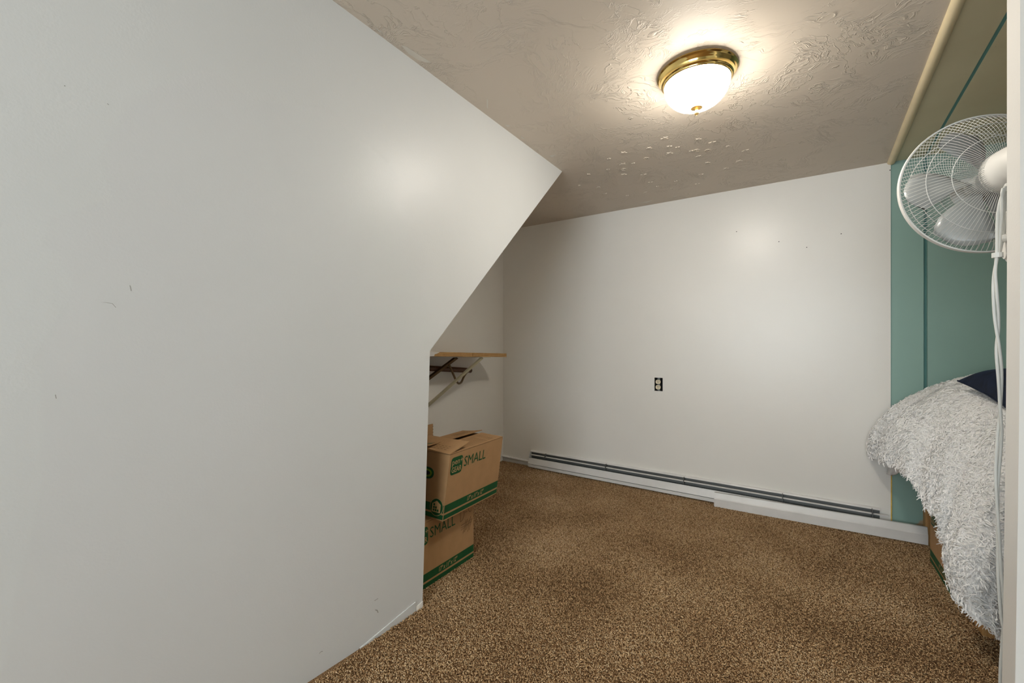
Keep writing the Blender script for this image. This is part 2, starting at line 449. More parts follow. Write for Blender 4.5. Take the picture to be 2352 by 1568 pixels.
# painted pipe strip left of the heater
m = MB().tube([(XA, YB - 0.012, 0.052), (-2.02, YB - 0.012, 0.048)], 0.011, 10)
m.box((XA, YB - 0.008, 0.012), (-2.02, YB, 0.036))
struct('baseboard_back', m, 'white_metal', 'short painted pipe and strip along the foot of the back wall', smooth=True)

# ------------------------------------------------------------------ carpet pile
def make_pile():
    dens = 50000
    x = rng.uniform(XA, 1.15, int(dens * (1.15 - XA) * (YB - 0.35))); y = rng.uniform(0.35, YB - 0.01, x.size)
    d = x * FWD.x + y * FWD.y; l = x * RGT.x + y * RGT.y; u = l / np.maximum(d, 0.01)
    keep = (d > 1.15) & (u > -0.75) & (u < 1.45) & ~((y < PY1) & (x > PX))
    inside = (x > -1.34) | (y > 1.305)
    keep &= inside
    keep &= ~((x < -1.428) & (x > -1.71) & (y < 1.752)) & ~((x < -1.745) & (x > -2.1) & (y < 1.85))
    keep &= ~((x > 0.568) & (y > 2.606) & (y < 3.038)) & ~((x > 0.59) & (y > 2.382) & (y < 2.47))
    keep &= ~((x > 0.75) & (y > 2.42)) & ~((y > YB - 0.05) & (x > -2.02) & (x < XR))
    x, y = x[keep], y[keep]; n = x.size
    base = np.stack([x, y, np.zeros(n)], 1)
    th = rng.uniform(0, 2 * np.pi, n); ln = rng.uniform(0.008, 0.013, n)
    # clumpy lean
    lean = rng.uniform(0.35, 1.25, n)
    dirh = np.stack([np.cos(th), np.sin(th), np.zeros(n)], 1)
    mid = base + dirh * (ln * 0.35 * lean)[:, None] + np.array([0, 0, 1.0]) * (ln * 0.55)[:, None]
    tip = mid + dirh * (ln * 0.45 * lean)[:, None] + np.array([0, 0, 1.0]) * (ln * rng.uniform(-0.05, 0.35, n))[:, None]
    rad = rng.uniform(0.0013, 0.0021, n)
    vs = np.empty((n, 5, 3)); ph = rng.uniform(0, 2 * np.pi, n)
    for k in range(3):
        a = ph + k * 2 * np.pi / 3
        o2 = np.stack([np.cos(a), np.sin(a), 0.35 * np.sin(a)], 1)
        vs[:, 1 + k] = mid + o2 * (rad * 1.1)[:, None]
    vs[:, 0] = base; vs[:, 4] = tip
    tris = np.array([[0, 2, 1], [0, 3, 2], [0, 1, 3], [1, 2, 4], [2, 3, 4], [3, 1, 4]])
    idx = (np.arange(n)[:, None, None] * 5 + tris[None]).reshape(-1)
    shade = rng.uniform(0, 1, n) * 0.75 + 0.12
    big = np.array([mnoise.noise(Vector((a * 3.1, b * 3.1, 0))) for a, b in zip(x[::1], y[::1])]) * 0.22
    shade = np.clip(shade + big, 0, 1)
    return raw_mesh('carpet_pile', vs.reshape(-1, 3), idx, np.repeat(shade, 5), 'tuft')
def raw_mesh(name, v, tri_idx, shade, mat):
    me = bpy.data.meshes.new(name); nv = len(v); nt = len(tri_idx) // 3
    me.vertices.add(nv); me.vertices.foreach_set('co', np.ascontiguousarray(v, dtype=np.float32).ravel())
    me.loops.add(nt * 3); me.loops.foreach_set('vertex_index', tri_idx.astype(np.int32))
    me.polygons.add(nt); me.polygons.foreach_set('loop_start', np.arange(0, nt * 3, 3, dtype=np.int32))
    me.update(calc_edges=True)
    at_ = me.attributes.new('shade', 'FLOAT', 'POINT'); at_.data.foreach_set('value', shade.astype(np.float32))
    me.polygons.foreach_set('use_smooth', np.ones(nt, dtype=bool)); me.update()
    me.materials.append(M[mat]); o = bpy.data.objects.new(name, me); COL.objects.link(o); OFF[o.name] = Vector((0, 0, 0)); return o
pile = make_pile(); pile['kind'] = 'stuff'; tag(pile, 'shaggy brown and tan carpet pile covering the floor', 'carpet')

# ------------------------------------------------------------------ ceiling light
LC = at(1600, 172, Z=EYE + 1.088); LC.z = ceil_z(LC.y)
lt = thing('ceiling_light', LC, 'round brass flush ceiling light with a glowing frosted glass bowl', 'ceiling light')
T = Matrix.Translation(LC)
obj('brass_base', MB().lathe([(0.001, -0.001), (0.144, -0.001), (0.151, -0.003), (0.152, -0.007), (0.148, -0.010), (0.145, -0.012), (0.143, -0.018), (0.140, -0.021),
    (0.138, -0.024), (0.136, -0.035), (0.132, -0.038), (0.130, -0.040), (0.129, -0.044), (0.126, -0.046), (0.121, -0.045), (0.112, -0.038)], 64, T), 'brass', lt, smooth=True)
bp = [(0.1255, -0.040)]
for k in range(1, 17):
    a = math.pi / 2 * k / 16; bp.append((0.1255 * math.cos(a) ** 0.85 if k < 16 else 0.001, -0.043 - 0.101 * math.sin(a)))
obj('glass_bowl', MB().lathe(bp, 64, T), 'bowl', lt, smooth='all')
obj('finial', MB().lathe([(0.001, -0.141), (0.022, -0.1415), (0.0225, -0.145), (0.012, -0.149), (0.006, -0.152), (0.006, -0.157), (0.009, -0.160), (0.009, -0.166), (0.005, -0.171), (0.001, -0.173)], 24, T), 'brass_satin', lt, smooth=True)

# ------------------------------------------------------------------ star stickers on the ceiling
def on_ceiling(px, py):
    z = EYE + 1.08
    for _ in range(6): p = at(px, py, Z=z); z = ceil_z(p.y)
    return p
def star_mesh(r):
    m = MB(); n = 10; ring = []
    for k in range(n):
        rr = r if k % 2 == 0 else r * 0.45; a = k * math.pi / 5
        ring.append((rr * math.cos(a), rr * math.sin(a)))
    vs = [(x, y, 0) for x, y in ring] + [(x * 0.9, y * 0.9, -0.0030) for x, y in ring] + [(0, 0, -0.0032)]
    fs = [(k, (k + 1) % n, n + (k + 1) % n, n + k) for k in range(n)] + [(n + k, n + (k + 1) % n, 2 * n) for k in range(n)]
    me_o = m.add(vs, fs); me = bpy.data.meshes.new('ceiling_star'); me.from_pydata(me_o.v, [], me_o.f); finish(me, False); me.materials.append(M['star']); return me
STAR = {k: star_mesh(r) for k, r in (('l', 0.021), ('m', 0.0165), ('s', 0.012))}
LBL = {'l': 'large raised plastic star stuck on the trowelled ceiling', 'm': 'middle-sized raised plastic star stuck on the trowelled ceiling', 's': 'small raised plastic star stuck on the trowelled ceiling'}
GRP = {'l': 'large stars on the ceiling', 'm': 'middle-sized stars on the ceiling', 's': 'small stars on the ceiling'}
stars = [(1280, 458, 'l'), (1710, 497, 'l'), (1325, 595, 'l'), (912, 590, 'l'), (900, 693, 'l'), (1090, 787, 'l'), (912, 785, 'l'), (2010, 570, 'l'), (1950, 665, 'l'),
         (770, 740, 's'), (595, 783, 's'), (1140, 547, 'm'), (1320, 533, 'm'), (1583, 468, 'm'), (1587, 620, 'm'), (1667, 678, 'm'), (1833, 730, 'm'), (1610, 785, 'm'),
         (1575, 870, 'm'), (1380, 845, 's'), (1153, 855, 'm'), (1215, 893, 's'), (1340, 908, 's'), (1110, 945, 'm'), (745, 958, 'm'), (685, 900, 'm'), (515, 885, 's'),
         (943, 975, 's'), (780, 643, 's'), (998, 685, 's'), (1850, 530, 's'), (1397, 540, 's'), (1520, 573, 's')]
for cx_, cy_, k in stars:
    p = on_ceiling(1200 + cx_ / 3.92, 200 + cy_ / 3.92)
    o = bpy.data.objects.new('ceiling_star', STAR[k]); COL.objects.link(o); o.location = p; o.rotation_euler = (0, 0, random.uniform(0, 6.28))
    tag(o, LBL[k], 'star', GRP[k])
pm = MB()
for a0 in range(24):
    a, b = a0 * math.pi / 12, (a0 + 1) * math.pi / 12
    for r0, r1, z in ((0.0125, 0.017, -0.0028),):
        pm.hexa([(r0 * math.cos(a), r0 * math.sin(a), 0), (r1 * math.cos(a), r1 * math.sin(a), 0), (r1 * math.cos(b), r1 * math.sin(b), 0), (r0 * math.cos(b), r0 * math.sin(b), 0),
                 (r0 * math.cos(a), r0 * math.sin(a), z), (r1 * math.cos(a), r1 * math.sin(a), z), (r1 * math.cos(b), r1 * math.sin(b), z), (r0 * math.cos(b), r0 * math.sin(b), z)])
pm.lathe([(0.001, -0.003), (0.005, -0.003), (0.006, 0)], 12)
ring_me = bpy.data.meshes.new('ceiling_ring'); ring_me.from_pydata(pm.v, [], pm.f); finish(ring_me, False); ring_me.materials.append(M['star'])
for cx_, cy_ in ((1115, 643), (1570, 568), (1667, 570), (912, 740)):
    o = bpy.data.objects.new('ceiling_ring_sticker', ring_me); COL.objects.link(o); o.location = on_ceiling(1200 + cx_ / 3.92, 200 + cy_ / 3.92)
    tag(o, 'raised round ring-shaped sticker among the ceiling stars', 'sticker', 'ring stickers on the ceiling')

# paint smears along the ceiling edge, small marks on the left wall
CEIL = bpy.data.objects['ceiling']; WL = bpy.data.objects['wall_left']
for poly in ([(921, 103), (934, 107), (962, 125), (990, 143), (978, 143), (960, 137), (940, 124)], [(1118, 226), (1121, 228), (1121, 250), (1118, 246)], [(1160, 286), (1172, 288), (1166, 291)],
             [(1196, 312), (1206, 318), (1199, 318)], [(1262, 357), (1278, 354), (1268, 361)], [(860, 62), (880, 74), (872, 73)], [(1470, 466), (1500, 459), (1486, 465)], [(1545, 451), (1556, 449), (1550, 452)]):
    pts = [on_ceiling(*q) - Vector((0, 0, 0.0004)) for q in poly]
    obj('paint_smear', MB().prism(pts, (0, 0, -0.0006)), 'smear', CEIL)
def on_left(px, py):
    x = -1.32
    for _ in range(5): p = at(px, py, X=x); x = lwx(p.y, p.z)
    return p + Vector((0.0004, 0, 0))
for pts, r_ in (([(222, 694), (240, 694), (258, 697), (266, 706)], 0.0005), ([(862, 1400), (866, 1401), (868, 1406)], 0.0016), ([(733, 1500), (737, 1496), (741, 1495)], 0.0008),
                ([(860, 1379), (868, 1374)], 0.0007), ([(246, 238), (250, 241)], 0.0007), ([(147, 197), (150, 198)], 0.001), ([(298, 655), (301, 668)], 0.0005), ([(127, 906), (129, 915)], 0.0008)):
    obj('scuff_mark', MB().tube([on_left(*q) for q in pts], r_, 6), 'scuff', WL)

# ------------------------------------------------------------------ baseboard heater
HX0, HX1 = -2.02, 0.40
ht = thing('baseboard_heater', ((HX0 + HX1) / 2, YB, 0), 'long white baseboard heater mounted low on the back wall', 'heater')
def hp(x, o, z): return (x, YB - o, z)
DX = (HX1 - HX0, 0, 0)
obj('back_plate', MB().box((HX0, YB - 0.003, 0.014), (HX1, YB - 0.0005, 0.15)), 'grey_metal', ht)
obj('hood', MB().strip([hp(HX0, 0.0, 0.152), hp(HX0, 0.020, 0.149), hp(HX0, 0.024, 0.143)], DX, (0, 0, -0.002)), 'white_metal', ht)
obj('damper', MB().strip([hp(HX0 + 0.015, 0.026, 0.1225), hp(HX0 + 0.015, 0.040, 0.1195)], (HX1 - HX0 + 0.02, 0, 0), (0, 0, -0.003)), 'white_metal', ht)
obj('front_panel', MB().strip([hp(HX0, 0.050, 0.096), hp(HX0, 0.054, 0.096), hp(HX0, 0.066, 0.043)], (0.62 + 1.45 - 0.02, 0, 0), (0, 0.002, 0)), 'white_metal', ht)
obj('lower_panel', MB().strip([hp(HX0, 0.063, 0.0385), hp(HX0, 0.062, 0.014)], (2.05, 0, 0), (0, 0.002, 0)), 'white_metal', ht)
obj('end_cap', MB().prism([hp(HX0 - 0.002, 0, 0.014), hp(HX0 - 0.002, 0, 0.152), hp(HX0 - 0.002, 0.02, 0.149), hp(HX0 - 0.002, 0.05, 0.10), hp(HX0 - 0.002, 0.066, 0.042), hp(HX0 - 0.002, 0.062, 0.014)], (0.002, 0, 0)), 'white_metal', ht)
obj('heating_pipe', MB().tube([(HX0 + 0.01, YB - 0.03, 0.06), (HX1, YB - 0.03, 0.06)], 0.011, 10), 'grey_metal', ht, smooth=True)
fm = MB()
for k in range(150):
    x = HX0 + 0.12 + k * (HX1 - HX0 - 0.3) / 150; fm.box((x, YB - 0.05, 0.035), (x + 0.0012, YB - 0.008, 0.088))
fo = obj('fins', fm, 'grey_metal', ht); fo['kind'] = 'stuff'
for x in (-1.86, -1.30, -0.70, -0.09, 0.36):
    obj('bracket', MB().box((x, YB - 0.05, 0.10), (x + 0.004, YB - 0.002, 0.147)), 'grey_metal', ht)
# loose front cover lying in front of it
P0 = at(1640, 1163, Z=0.004); P1 = at(2132, 1252, Z=0.012)
cv = thing('heater_cover', (P0.x, P0.y, 0.0), 'loose white metal cover panel leaning along the heater and past its end', 'panel')
dx = P1 - P0
def cpnt(o, z): return (P0.x, P0.y + o, z)
obj('cover_sheet', MB().strip([cpnt(0.0, 0.004), cpnt(-0.002, 0.058), cpnt(0.004, 0.064), cpnt(0.016, 0.097), cpnt(0.022, 0.0985)], tuple(dx), (0, 0.002, 0.0005)), 'white_metal', cv)
obj('folded_end', MB().prism([cpnt(0.0, 0.004), cpnt(-0.002, 0.058), cpnt(0.004, 0.064), cpnt(0.016, 0.097), cpnt(0.018, 0.004)], (0.0015, 0, 0)), 'white_metal', cv)

# ------------------------------------------------------------------ wall outlet
ol = thing('wall_outlet', (OC.x, YB + 0.012, OC.z), 'cream double socket without cover plate in a ragged hole in the wall', 'outlet')
m = MB(); yy = YB + 0.014; t_ = 0.002
m.box((ox0 - t_, yy, oz0 - t_), (ox0, yy + 0.05, oz1 + t_)).box((ox1, yy, oz0 - t_), (ox1 + t_, yy + 0.05, oz1 + t_)).box((ox0, yy, oz0 - t_), (ox1, yy + 0.05, oz0)).box((ox0, yy, oz1), (ox1, yy + 0.05, oz1 + t_)).box((ox0, yy + 0.048, oz0), (ox1, yy + 0.05, oz1))
obj('junction_box', m, 'dark', ol)
obj('yoke', MB().box((OC.x - 0.009, YB + 0.010, OC.z - 0.052), (OC.x + 0.009, YB + 0.0125, OC.z + 0.052)), 'grey_metal', ol)
for s in (1, -1):
    cz = OC.z + s * 0.0205 - 0.002; poly = []
    for k in range(24):
        a = k * math.pi / 12; poly.append((OC.x - 0.004 + 0.0185 * math.cos(a), YB + 0.011, cz + max(-0.0155, min(0.0155, 0.0185 * math.sin(a)))))
    fc = obj('receptacle_face', MB().prism(poly, (0, -0.009, 0)), 'outlet', ol)
    m = MB(); yf = YB + 0.0015
    m.box((OC.x - 0.0115, yf, cz + 0.001), (OC.x - 0.0085, yf + 0.001, cz + 0.010)).box((OC.x + 0.0005, yf, cz + 0.002), (OC.x + 0.0035, yf + 0.001, cz + 0.010))
    m.box((OC.x - 0.0065, yf, cz - 0.009), (OC.x - 0.0015, yf + 0.001, cz - 0.004))
    obj('slot', m, 'dark', fc)
obj('screw', MB().tube([(OC.x - 0.004, YB + 0.012, OC.z + 0.044), (OC.x - 0.004, YB + 0.004, OC.z + 0.044)], 0.004, 8), 'grey_metal', ol)
obj('screw', MB().tube([(OC.x - 0.004, YB + 0.012, OC.z - 0.048), (OC.x - 0.004, YB + 0.004, OC.z - 0.048)], 0.004, 8), 'grey_metal', ol)
# nails left in the back wall
for px_, py_ in ((1692, 532), (1789, 555), (1853, 568), (1932, 537), (2044, 391)):
    p = at(px_, py_, Y=YB)
    o = obj('nail', MB().lathe([(0.0005, -0.004), (0.0028, -0.004), (0.0028, -0.003), (0.001, -0.002), (0.001, 0.004)], 10, Matrix.Translation(p) @ Matrix.Rotation(R(-90), 4, 'X')), 'dark', loc=p)
    tag(o, 'tiny dark nail left in the white back wall', 'nail', 'nails in the back wall')

# ------------------------------------------------------------------ shelf in the alcove
SX, STH = -2.0, 0.0295                       # front edge, board thickness
def shelf_z(y): return 1.0435 - 0.0355 * (y - 2.005)      # underside: the board sags towards its far end
sh = thing('wall_shelf', (XA, 2.4, shelf_z(2.4)), 'raw plywood shelf on metal brackets high on the alcove wall', 'shelf')
def slab(y0, y1, x0=XA + 0.001, x1=SX, dz0=0.0, dz1=STH):
    a, b = shelf_z(y0), shelf_z(y1)
    return MB().hexa([(x0, y0, a + dz0), (x1, y0, a + dz0), (x1, y1, b + dz0), (x0, y1, b + dz0), (x0, y0, a + dz1), (x1, y0, a + dz1), (x1, y1, b + dz1), (x0, y1, b + dz1)])
jy, ye_ = at(1086, 815, X=SX).y, at(1163.5, 815, X=SX).y
obj('shelf_board', slab(1.72, jy - 0.002), 'ply', sh)
obj('shelf_board', slab(jy + 0.002, ye_), 'ply', sh)
ya_, yb_ = at(987, 815, X=SX).y, at(1010, 815, X=SX).y
def fe_(y, f): return (SX + 0.0012, y, shelf_z(y) + STH * f)
obj('paint_daub', MB().prism([fe_(ya_, 0.0), fe_(ya_ + 0.04, 0.05), fe_(ya_ + 0.045, 0.5), fe_(yb_ - 0.03, 0.6), fe_(yb_, 0.95), fe_(ya_, 1.0)], (-0.0011, 0, 0)), 'white_metal', sh)
def shelf_bracket(top, low, wd, mat):
    side = Vector((0.25, 0.97, 0)) * wd / 2; dirv = (low - top).normalized(); u = dirv.cross(side).normalized() * wd * 0.30
    obj('brace', MB().hexa([top - side - u, top + side - u, top + side + u, top - side + u, low - side - u, low + side - u, low + side + u, low - side + u]), mat, sh)
    ft = (top - low); ft.z = 0; ft.normalize(); e = top + ft * 0.07; w_ = Vector((-ft.y, ft.x, 0)) * wd / 2; s0 = Vector((XA + 0.004, low.y, 0))
    m = MB(); q = []
    for z_ in (-0.0045, -0.0005):
        for p in (s0 - w_, e - w_, e + w_, s0 + w_): q.append((p.x, p.y, shelf_z(p.y) + z_))
    obj('bracket_arm', m.hexa(q), mat, sh)
    obj('wall_flange', MB().box((XA + 0.0005, low.y - wd / 2, low.z - 0.06), (XA + 0.006, low.y + wd / 2, shelf_z(low.y) - 0.001)), mat, sh)
def tofull(px1, py1, X1, px2, py2, X2):
    a, b = at(px1, py1, X=X1), at(px2, py2, X=X2); d = b - a
    return a, a + d * ((XA + 0.003 - a.x) / d.x)
ta, tb_ = tofull(1106, 822, SX - 0.005, 984, 930, -2.29); shelf_bracket(ta, tb_, 0.026, 'bracket_grey')
ta, tb_ = tofull(1047, 822, -2.20, 984, 869, -2.315); shelf_bracket(ta, tb_, 0.034, 'bronze')
XP = -2.285
hk = [at(1031, 836, X=-2.225), at(1038, 852, X=-2.225), at(1045, 868, X=-2.225), at(1049, 876, X=-2.225), at(1054, 880.5, X=-2.23), at(1060, 877, X=-2.24), at(1064.5, 867, X=-2.25), at(1070, 858, X=-2.26), at(1076, 852, X=-2.265)]
obj('rod_hook', MB().tube(spline(hk, 5), 0.0085, 8), 'bronze', sh, smooth=True)
p0, p1 = at(984, 845.5, X=XP - 0.015), at(1082, 850.5, X=XP); p2 = p0 + (p0 - p1) * 0.9
po = obj('closet_pole', MB().tube([p2, p0, p1 + (p0 - p1).normalized() * 0.008, p1], [0.0205, 0.0205, 0.0205, 0.014], 20), 'brown_wood', loc=tuple(p2), smooth=True)
tag(po, 'round dark brown closet pole hung under the plywood shelf', 'pole')

# ------------------------------------------------------------------ cardboard boxes
def text_mb(body, size, bold=0.0, shear=0.0, wscale=1.0):
    cu = bpy.data.curves.new('txt', 'FONT'); cu.body = body; cu.size = size; cu.offset = bold; cu.shear = shear; cu.resolution_u = 2
    o = bpy.data.objects.new('txt', cu); COL.objects.link(o)
    dg = bpy.context.evaluated_depsgraph_get(); me = bpy.data.meshes.new_from_object(o.evaluated_get(dg))
    v = [(q.co.x * wscale, q.co.y) for q in me.vertices]; f = [tuple(p.vertices) for p in me.polygons]
    bpy.data.objects.remove(o); bpy.data.curves.remove(cu); bpy.data.meshes.remove(me)
    return v, f
L_, W_, H_ = 0.432, 0.279, 0.305
def make_box(origin, rz, label, group, lean=(0, 0), ends=True, flaps='closed', mark=False):
    """local frame: x in [-W,0], long face at x=0 facing +x, y in [0,L], z in [0,H]"""
    bx = thing('cardboard_box', origin, label, 'box', group)
    bx.rotation_euler = (0, 0, rz); OFF[bx.name] = Vector((0, 0, 0))
    lx, ly = lean
    def S(p): return (p[0] + lx * p[2] / H_, p[1] + ly * p[2] / H_, p[2])
    def part(name, mb, mat, parent=bx, **k):
        mb.v = [S(v) for v in mb.v]; o = obj(name, mb, mat, parent, **k); OFF[o.name] = Vector((0, 0, 0)); return o
    th = 0.004; m = MB()
    m.box((-th, 0, 0), (0, L_, H_)).box((-W_, 0, 0), (-W_ + th, L_, H_)).box((-W_ + th, 0, 0), (-th, th, H_)).box((-W_ + th, L_ - th, 0), (-th, L_, H_)).box((-W_ + th, th, 0), (-th, L_ - th, th))
    part('carton', m, 'card')
    E = 0.0007
    def face(u, v, which):   # print coordinates on a face
        if which == 'long': return (E, u, v)
        return (-W_ + u, -E, v)
    def flat(polys, which, d=1.0):
        mb = MB()
        for p in polys:
            mb.add([tuple(Vector(face(u, v, which)) + (Vector((E * (d - 1), 0, 0)) if which == 'long' else Vector((0, -E * (d - 1), 0)))) for u, v in p], [tuple(range(len(p)))])
        return mb
    def flat_text(t, ox, oy, which, d=2.0):
        v, f = t; mb = MB(); s = Vector((E * (d - 1), 0, 0)) if which == 'long' else Vector((0, -E * (d - 1), 0))
        mb.add([tuple(Vector(face(ox + a, oy + b, which)) + s) for a, b in v], f); return mb
    def rrect(x0, y0, x1, y1, r):
        out = []
        for cx_, cy_, a0 in ((x1 - r, y0 + r, -90), (x1 - r, y1 - r, 0), (x0 + r, y1 - r, 90), (x0 + r, y0 + r, 180)):
            out += [(cx_ + r * math.cos(R(a0 + k * 18)), cy_ + r * math.sin(R(a0 + k * 18))) for k in range(6)]
        return out
    for which, wd in (('long', L_), ('short', W_)):
        part('printed_stripe', flat([[(0.002, 0.036), (wd - 0.002, 0.036), (wd - 0.002, 0.072), (0.002, 0.072)]], which), 'green')
        part('printed_stripe', flat([[(0.002, 0.006), (wd - 0.002, 0.006), (wd - 0.002, 0.027), (0.002, 0.027)]], which), 'green')
    lg = part('printed_logo', flat([rrect(0.014, 0.205, 0.098, 0.287, 0.016)], 'long'), 'green')
    part('logo_lettering', flat_text(text_mb('pen+', 0.040, 0.0), 0.019, 0.252, 'long'), 'white_print', lg)
    part('logo_lettering', flat_text(text_mb('GEAR', 0.036, 0.0003, 0, 0.80), 0.020, 0.216, 'long'), 'white_print', lg)
    part('size_lettering', flat_text(text_mb('SMALL', 0.070, 0.0, 0, 0.88), 0.108, 0.226, 'long', 1.5), 'green')
    part('dimension_lettering', flat_text(text_mb('17" x 11" x 12"', 0.030, 0.0005, 0.22, 0.72), 0.165, 0.0435, 'long'), 'white_print')
    # house emblem on the short end
    c = (W_ - 0.045, 0.058); cr = lambda r, k0=0: [(c[0] + r * math.cos(R(k)), c[1] + r * math.sin(R(k))) for k in range(k0, 360 + k0, 15)]
    em = part('emblem', flat([cr(0.041)], 'short', 2.0), 'white_print')
    part('emblem_disc', flat([cr(0.0385)], 'short', 3.0), 'green', em)
    hexo = [(c[0] + 0.026 * a, c[1] + 0.026 * b) for a, b in ((-1, -0.9), (1, -0.9), (1, 0.55), (0, 1.15), (-1, 0.55))]
    part('emblem_house', flat([hexo], 'short', 4.0), 'white_print', em)
    sq = []
    for i in range(3):
        for j in range(3 - i):
            x0, y0 = c[0] - 0.019 + j * 0.0125, c[1] - 0.019 + i * 0.0125; sq.append([(x0, y0), (x0 + 0.01, y0), (x0 + 0.01, y0 + 0.01), (x0, y0 + 0.01)])
    part('emblem_squares', flat(sq, 'short', 5.0), 'green', em)
    # oval handle print
    hc = (W_ / 2, 0.205); ov = lambda a, b: [(hc[0] + a * math.copysign(abs(math.cos(R(k))) ** 0.6, math.cos(R(k))), hc[1] + b * math.sin(R(k))) for k in range(0, 360, 15)]
    hd = part('handle_print', flat([ov(0.055, 0.028)], 'short', 1.5), 'green')
    part('handle_ring', flat([ov(0.043, 0.019)], 'short', 2.5), 'lime', hd)
    part('handle_hole', flat([ov(0.033, 0.011)], 'short', 3.5), 'dark', hd)
    if mark:
        sc = MB(); rr = random.Random(3)
        def stroke(pts): sc.tube([(0.0012, u, v) for u, v in pts], 0.0011, 4)
        stroke([(0.325, 0.225), (0.325, 0.285)]); stroke(spline([(0.325, 0.285, 0), (0.348, 0.277, 0), (0.352, 0.25, 0), (0.34, 0.23, 0), (0.325, 0.226, 0)], 4) and [(p.x, p.y) for p in spline([(0.325, 0.285, 0), (0.348, 0.277, 0), (0.352, 0.25, 0), (0.34, 0.23, 0), (0.325, 0.226, 0)], 4)])
        stroke([(0.362, 0.262), (0.378, 0.262)]); stroke([(p.x, p.y) for p in spline([(0.41, 0.285, 0), (0.395, 0.29, 0), (0.388, 0.27, 0), (0.4, 0.252, 0), (0.412, 0.256, 0)], 4)])
        for k in range(5): stroke([(0.345 + 0.012 * k, 0.165 + rr.uniform(-0.01, 0.01)), (0.37 + 0.012 * k, 0.22 + rr.uniform(-0.012, 0.01))])
        for k in range(3): stroke([(0.33, 0.205 - 0.012 * k), (0.41, 0.19 - 0.004 * k + rr.uniform(0, 0.02))])
        part('handwriting', sc, 'ink')
    # top flaps: thin slabs hinged on the four top edges (angle in degrees above the horizontal, curl)
    def flap(side, ang, z0=0.0, length=0.138, bend=0.0, inset=0.002):
        ca, sa = math.cos(R(ang)), math.sin(R(ang)); t = 0.0035; segs = 5; pts = []
        for k in range(segs + 1):
            q = length * k / segs; pts.append((q * ca, H_ + z0 + q * sa + bend * (q / length) ** 2))
        m = MB()
        for (a0, za), (a1, zb) in zip(pts[:-1], pts[1:]):
            if side in ('near', 'far'):
                ya, yb = (a0, a1) if side == 'near' else (L_ - a0, L_ - a1)
                m.hexa([(-W_ + inset, ya, za), (-inset, ya, za), (-inset, yb, zb), (-W_ + inset, yb, zb), (-W_ + inset, ya, za + t), (-inset, ya, za + t), (-inset, yb, zb + t), (-W_ + inset, yb, zb + t)])
            else:
                xa, xb = (-a0, -a1) if side == 'front' else (-W_ + a0, -W_ + a1)
                m.hexa([(xa, inset, za), (xa, L_ - inset, za), (xb, L_ - inset, zb), (xb, inset, zb), (xa, inset, za + t), (xa, L_ - inset, za + t), (xb, L_ - inset, zb + t), (xb, inset, zb + t)])
        fo = part('flap', m, 'card')
        def onflap(u, q): # u along hinge, q from hinge -> top side point
            f = q / length; z = H_ + z0 + q * sa + bend * f * f + t + 0.0006
            if side == 'near': return (-W_ + u, q * ca, z)
            if side == 'far': return (-u, L_ - q * ca, z)
            if side == 'back': return (-W_ + q * ca, u, z)
            return (-q * ca, u, z)
        return fo, onflap
    if flaps == 'closed':
        flap('near', 0.5); flap('far', 0.5); flap('back', 0, 0.0045); flap('front', 0, 0.0045)
    elif flaps == 'tucked':
        flap('far', -2, -0.001, 0.138)
        f2, on2 = flap('front', 0.8, 0.002, 0.142, 0.003)
        ink = MB()
        def line(pts, w=0.0014):
            for (a, b) in zip(pts[:-1], pts[1:]):
                a, b = Vector(a), Vector(b); n_ = (b - a).cross(Vector((0, 0, 1))).normalized() * w / 2
                ink.add([a - n_, b - n_, b + n_, a + n_], [(0, 1, 2, 3)])
        for q in (0.018, 0.118): line([on2(u, q) for u in (0.14, 0.20, 0.27, 0.34, 0.40)])
        for q in (0.035, 0.052, 0.069, 0.086, 0.102): line([on2(u, q + 0.012 * max(0, (0.24 - u) / 0.12)) for u in (0.13, 0.18, 0.24, 0.30)])
        for u in (0.30, 0.31, 0.40): line([on2(u, q) for q in (0.018, 0.05, 0.085, 0.118)])
        for k in range(6): line([on2(0.335, 0.03 + k * 0.015), on2(0.375, 0.03 + k * 0.015)], 0.003)
        part('printed_table', ink, 'ink', f2)
        f3, on3 = flap('back', 4, 0.003, 0.138, 0.010)
        gp = MB(); gp.add([on3(0.03, 0.05), on3(0.17, 0.03), on3(0.20, 0.08), on3(0.15, 0.125), on3(0.05, 0.11)], [(0, 1, 2, 3, 4)])
        part('printed_patch', gp, 'green', f3)
        ink = MB()
        for k in range(3): line([on3(0.27, 0.05 + k * 0.018), on3(0.39, 0.05 + k * 0.018)], 0.004)
        part('printed_notice', ink, 'ink', f3)
        f1, on1 = flap('near', 11.0, 0.002, 0.138, 0.004)
        ink = MB()
        for k in range(3):
            for j in range(8): line([on1(0.06 + j * 0.022, 0.03 + k * 0.016), on1(0.06 + j * 0.022 + 0.014, 0.03 + k * 0.016)], 0.004)
        part('printed_notice', ink, 'ink', f1)
    elif flaps == 'open':
        flap('near', 88); flap('far', 92); flap('back', 100); flap('front', 80)
    return bx
low = make_box((-1.425, 1.325, 0), 0, 'cardboard moving box on the carpet, lower of the stack, with a scribble', 'cardboard moving boxes', mark=True)
up = make_box((-1.356, 1.447, H_ + 0.009), R(1.2), 'cardboard moving box resting on another box, its top flaps folded over each other', 'cardboard moving boxes', (0.03, 0.018), flaps='tucked')

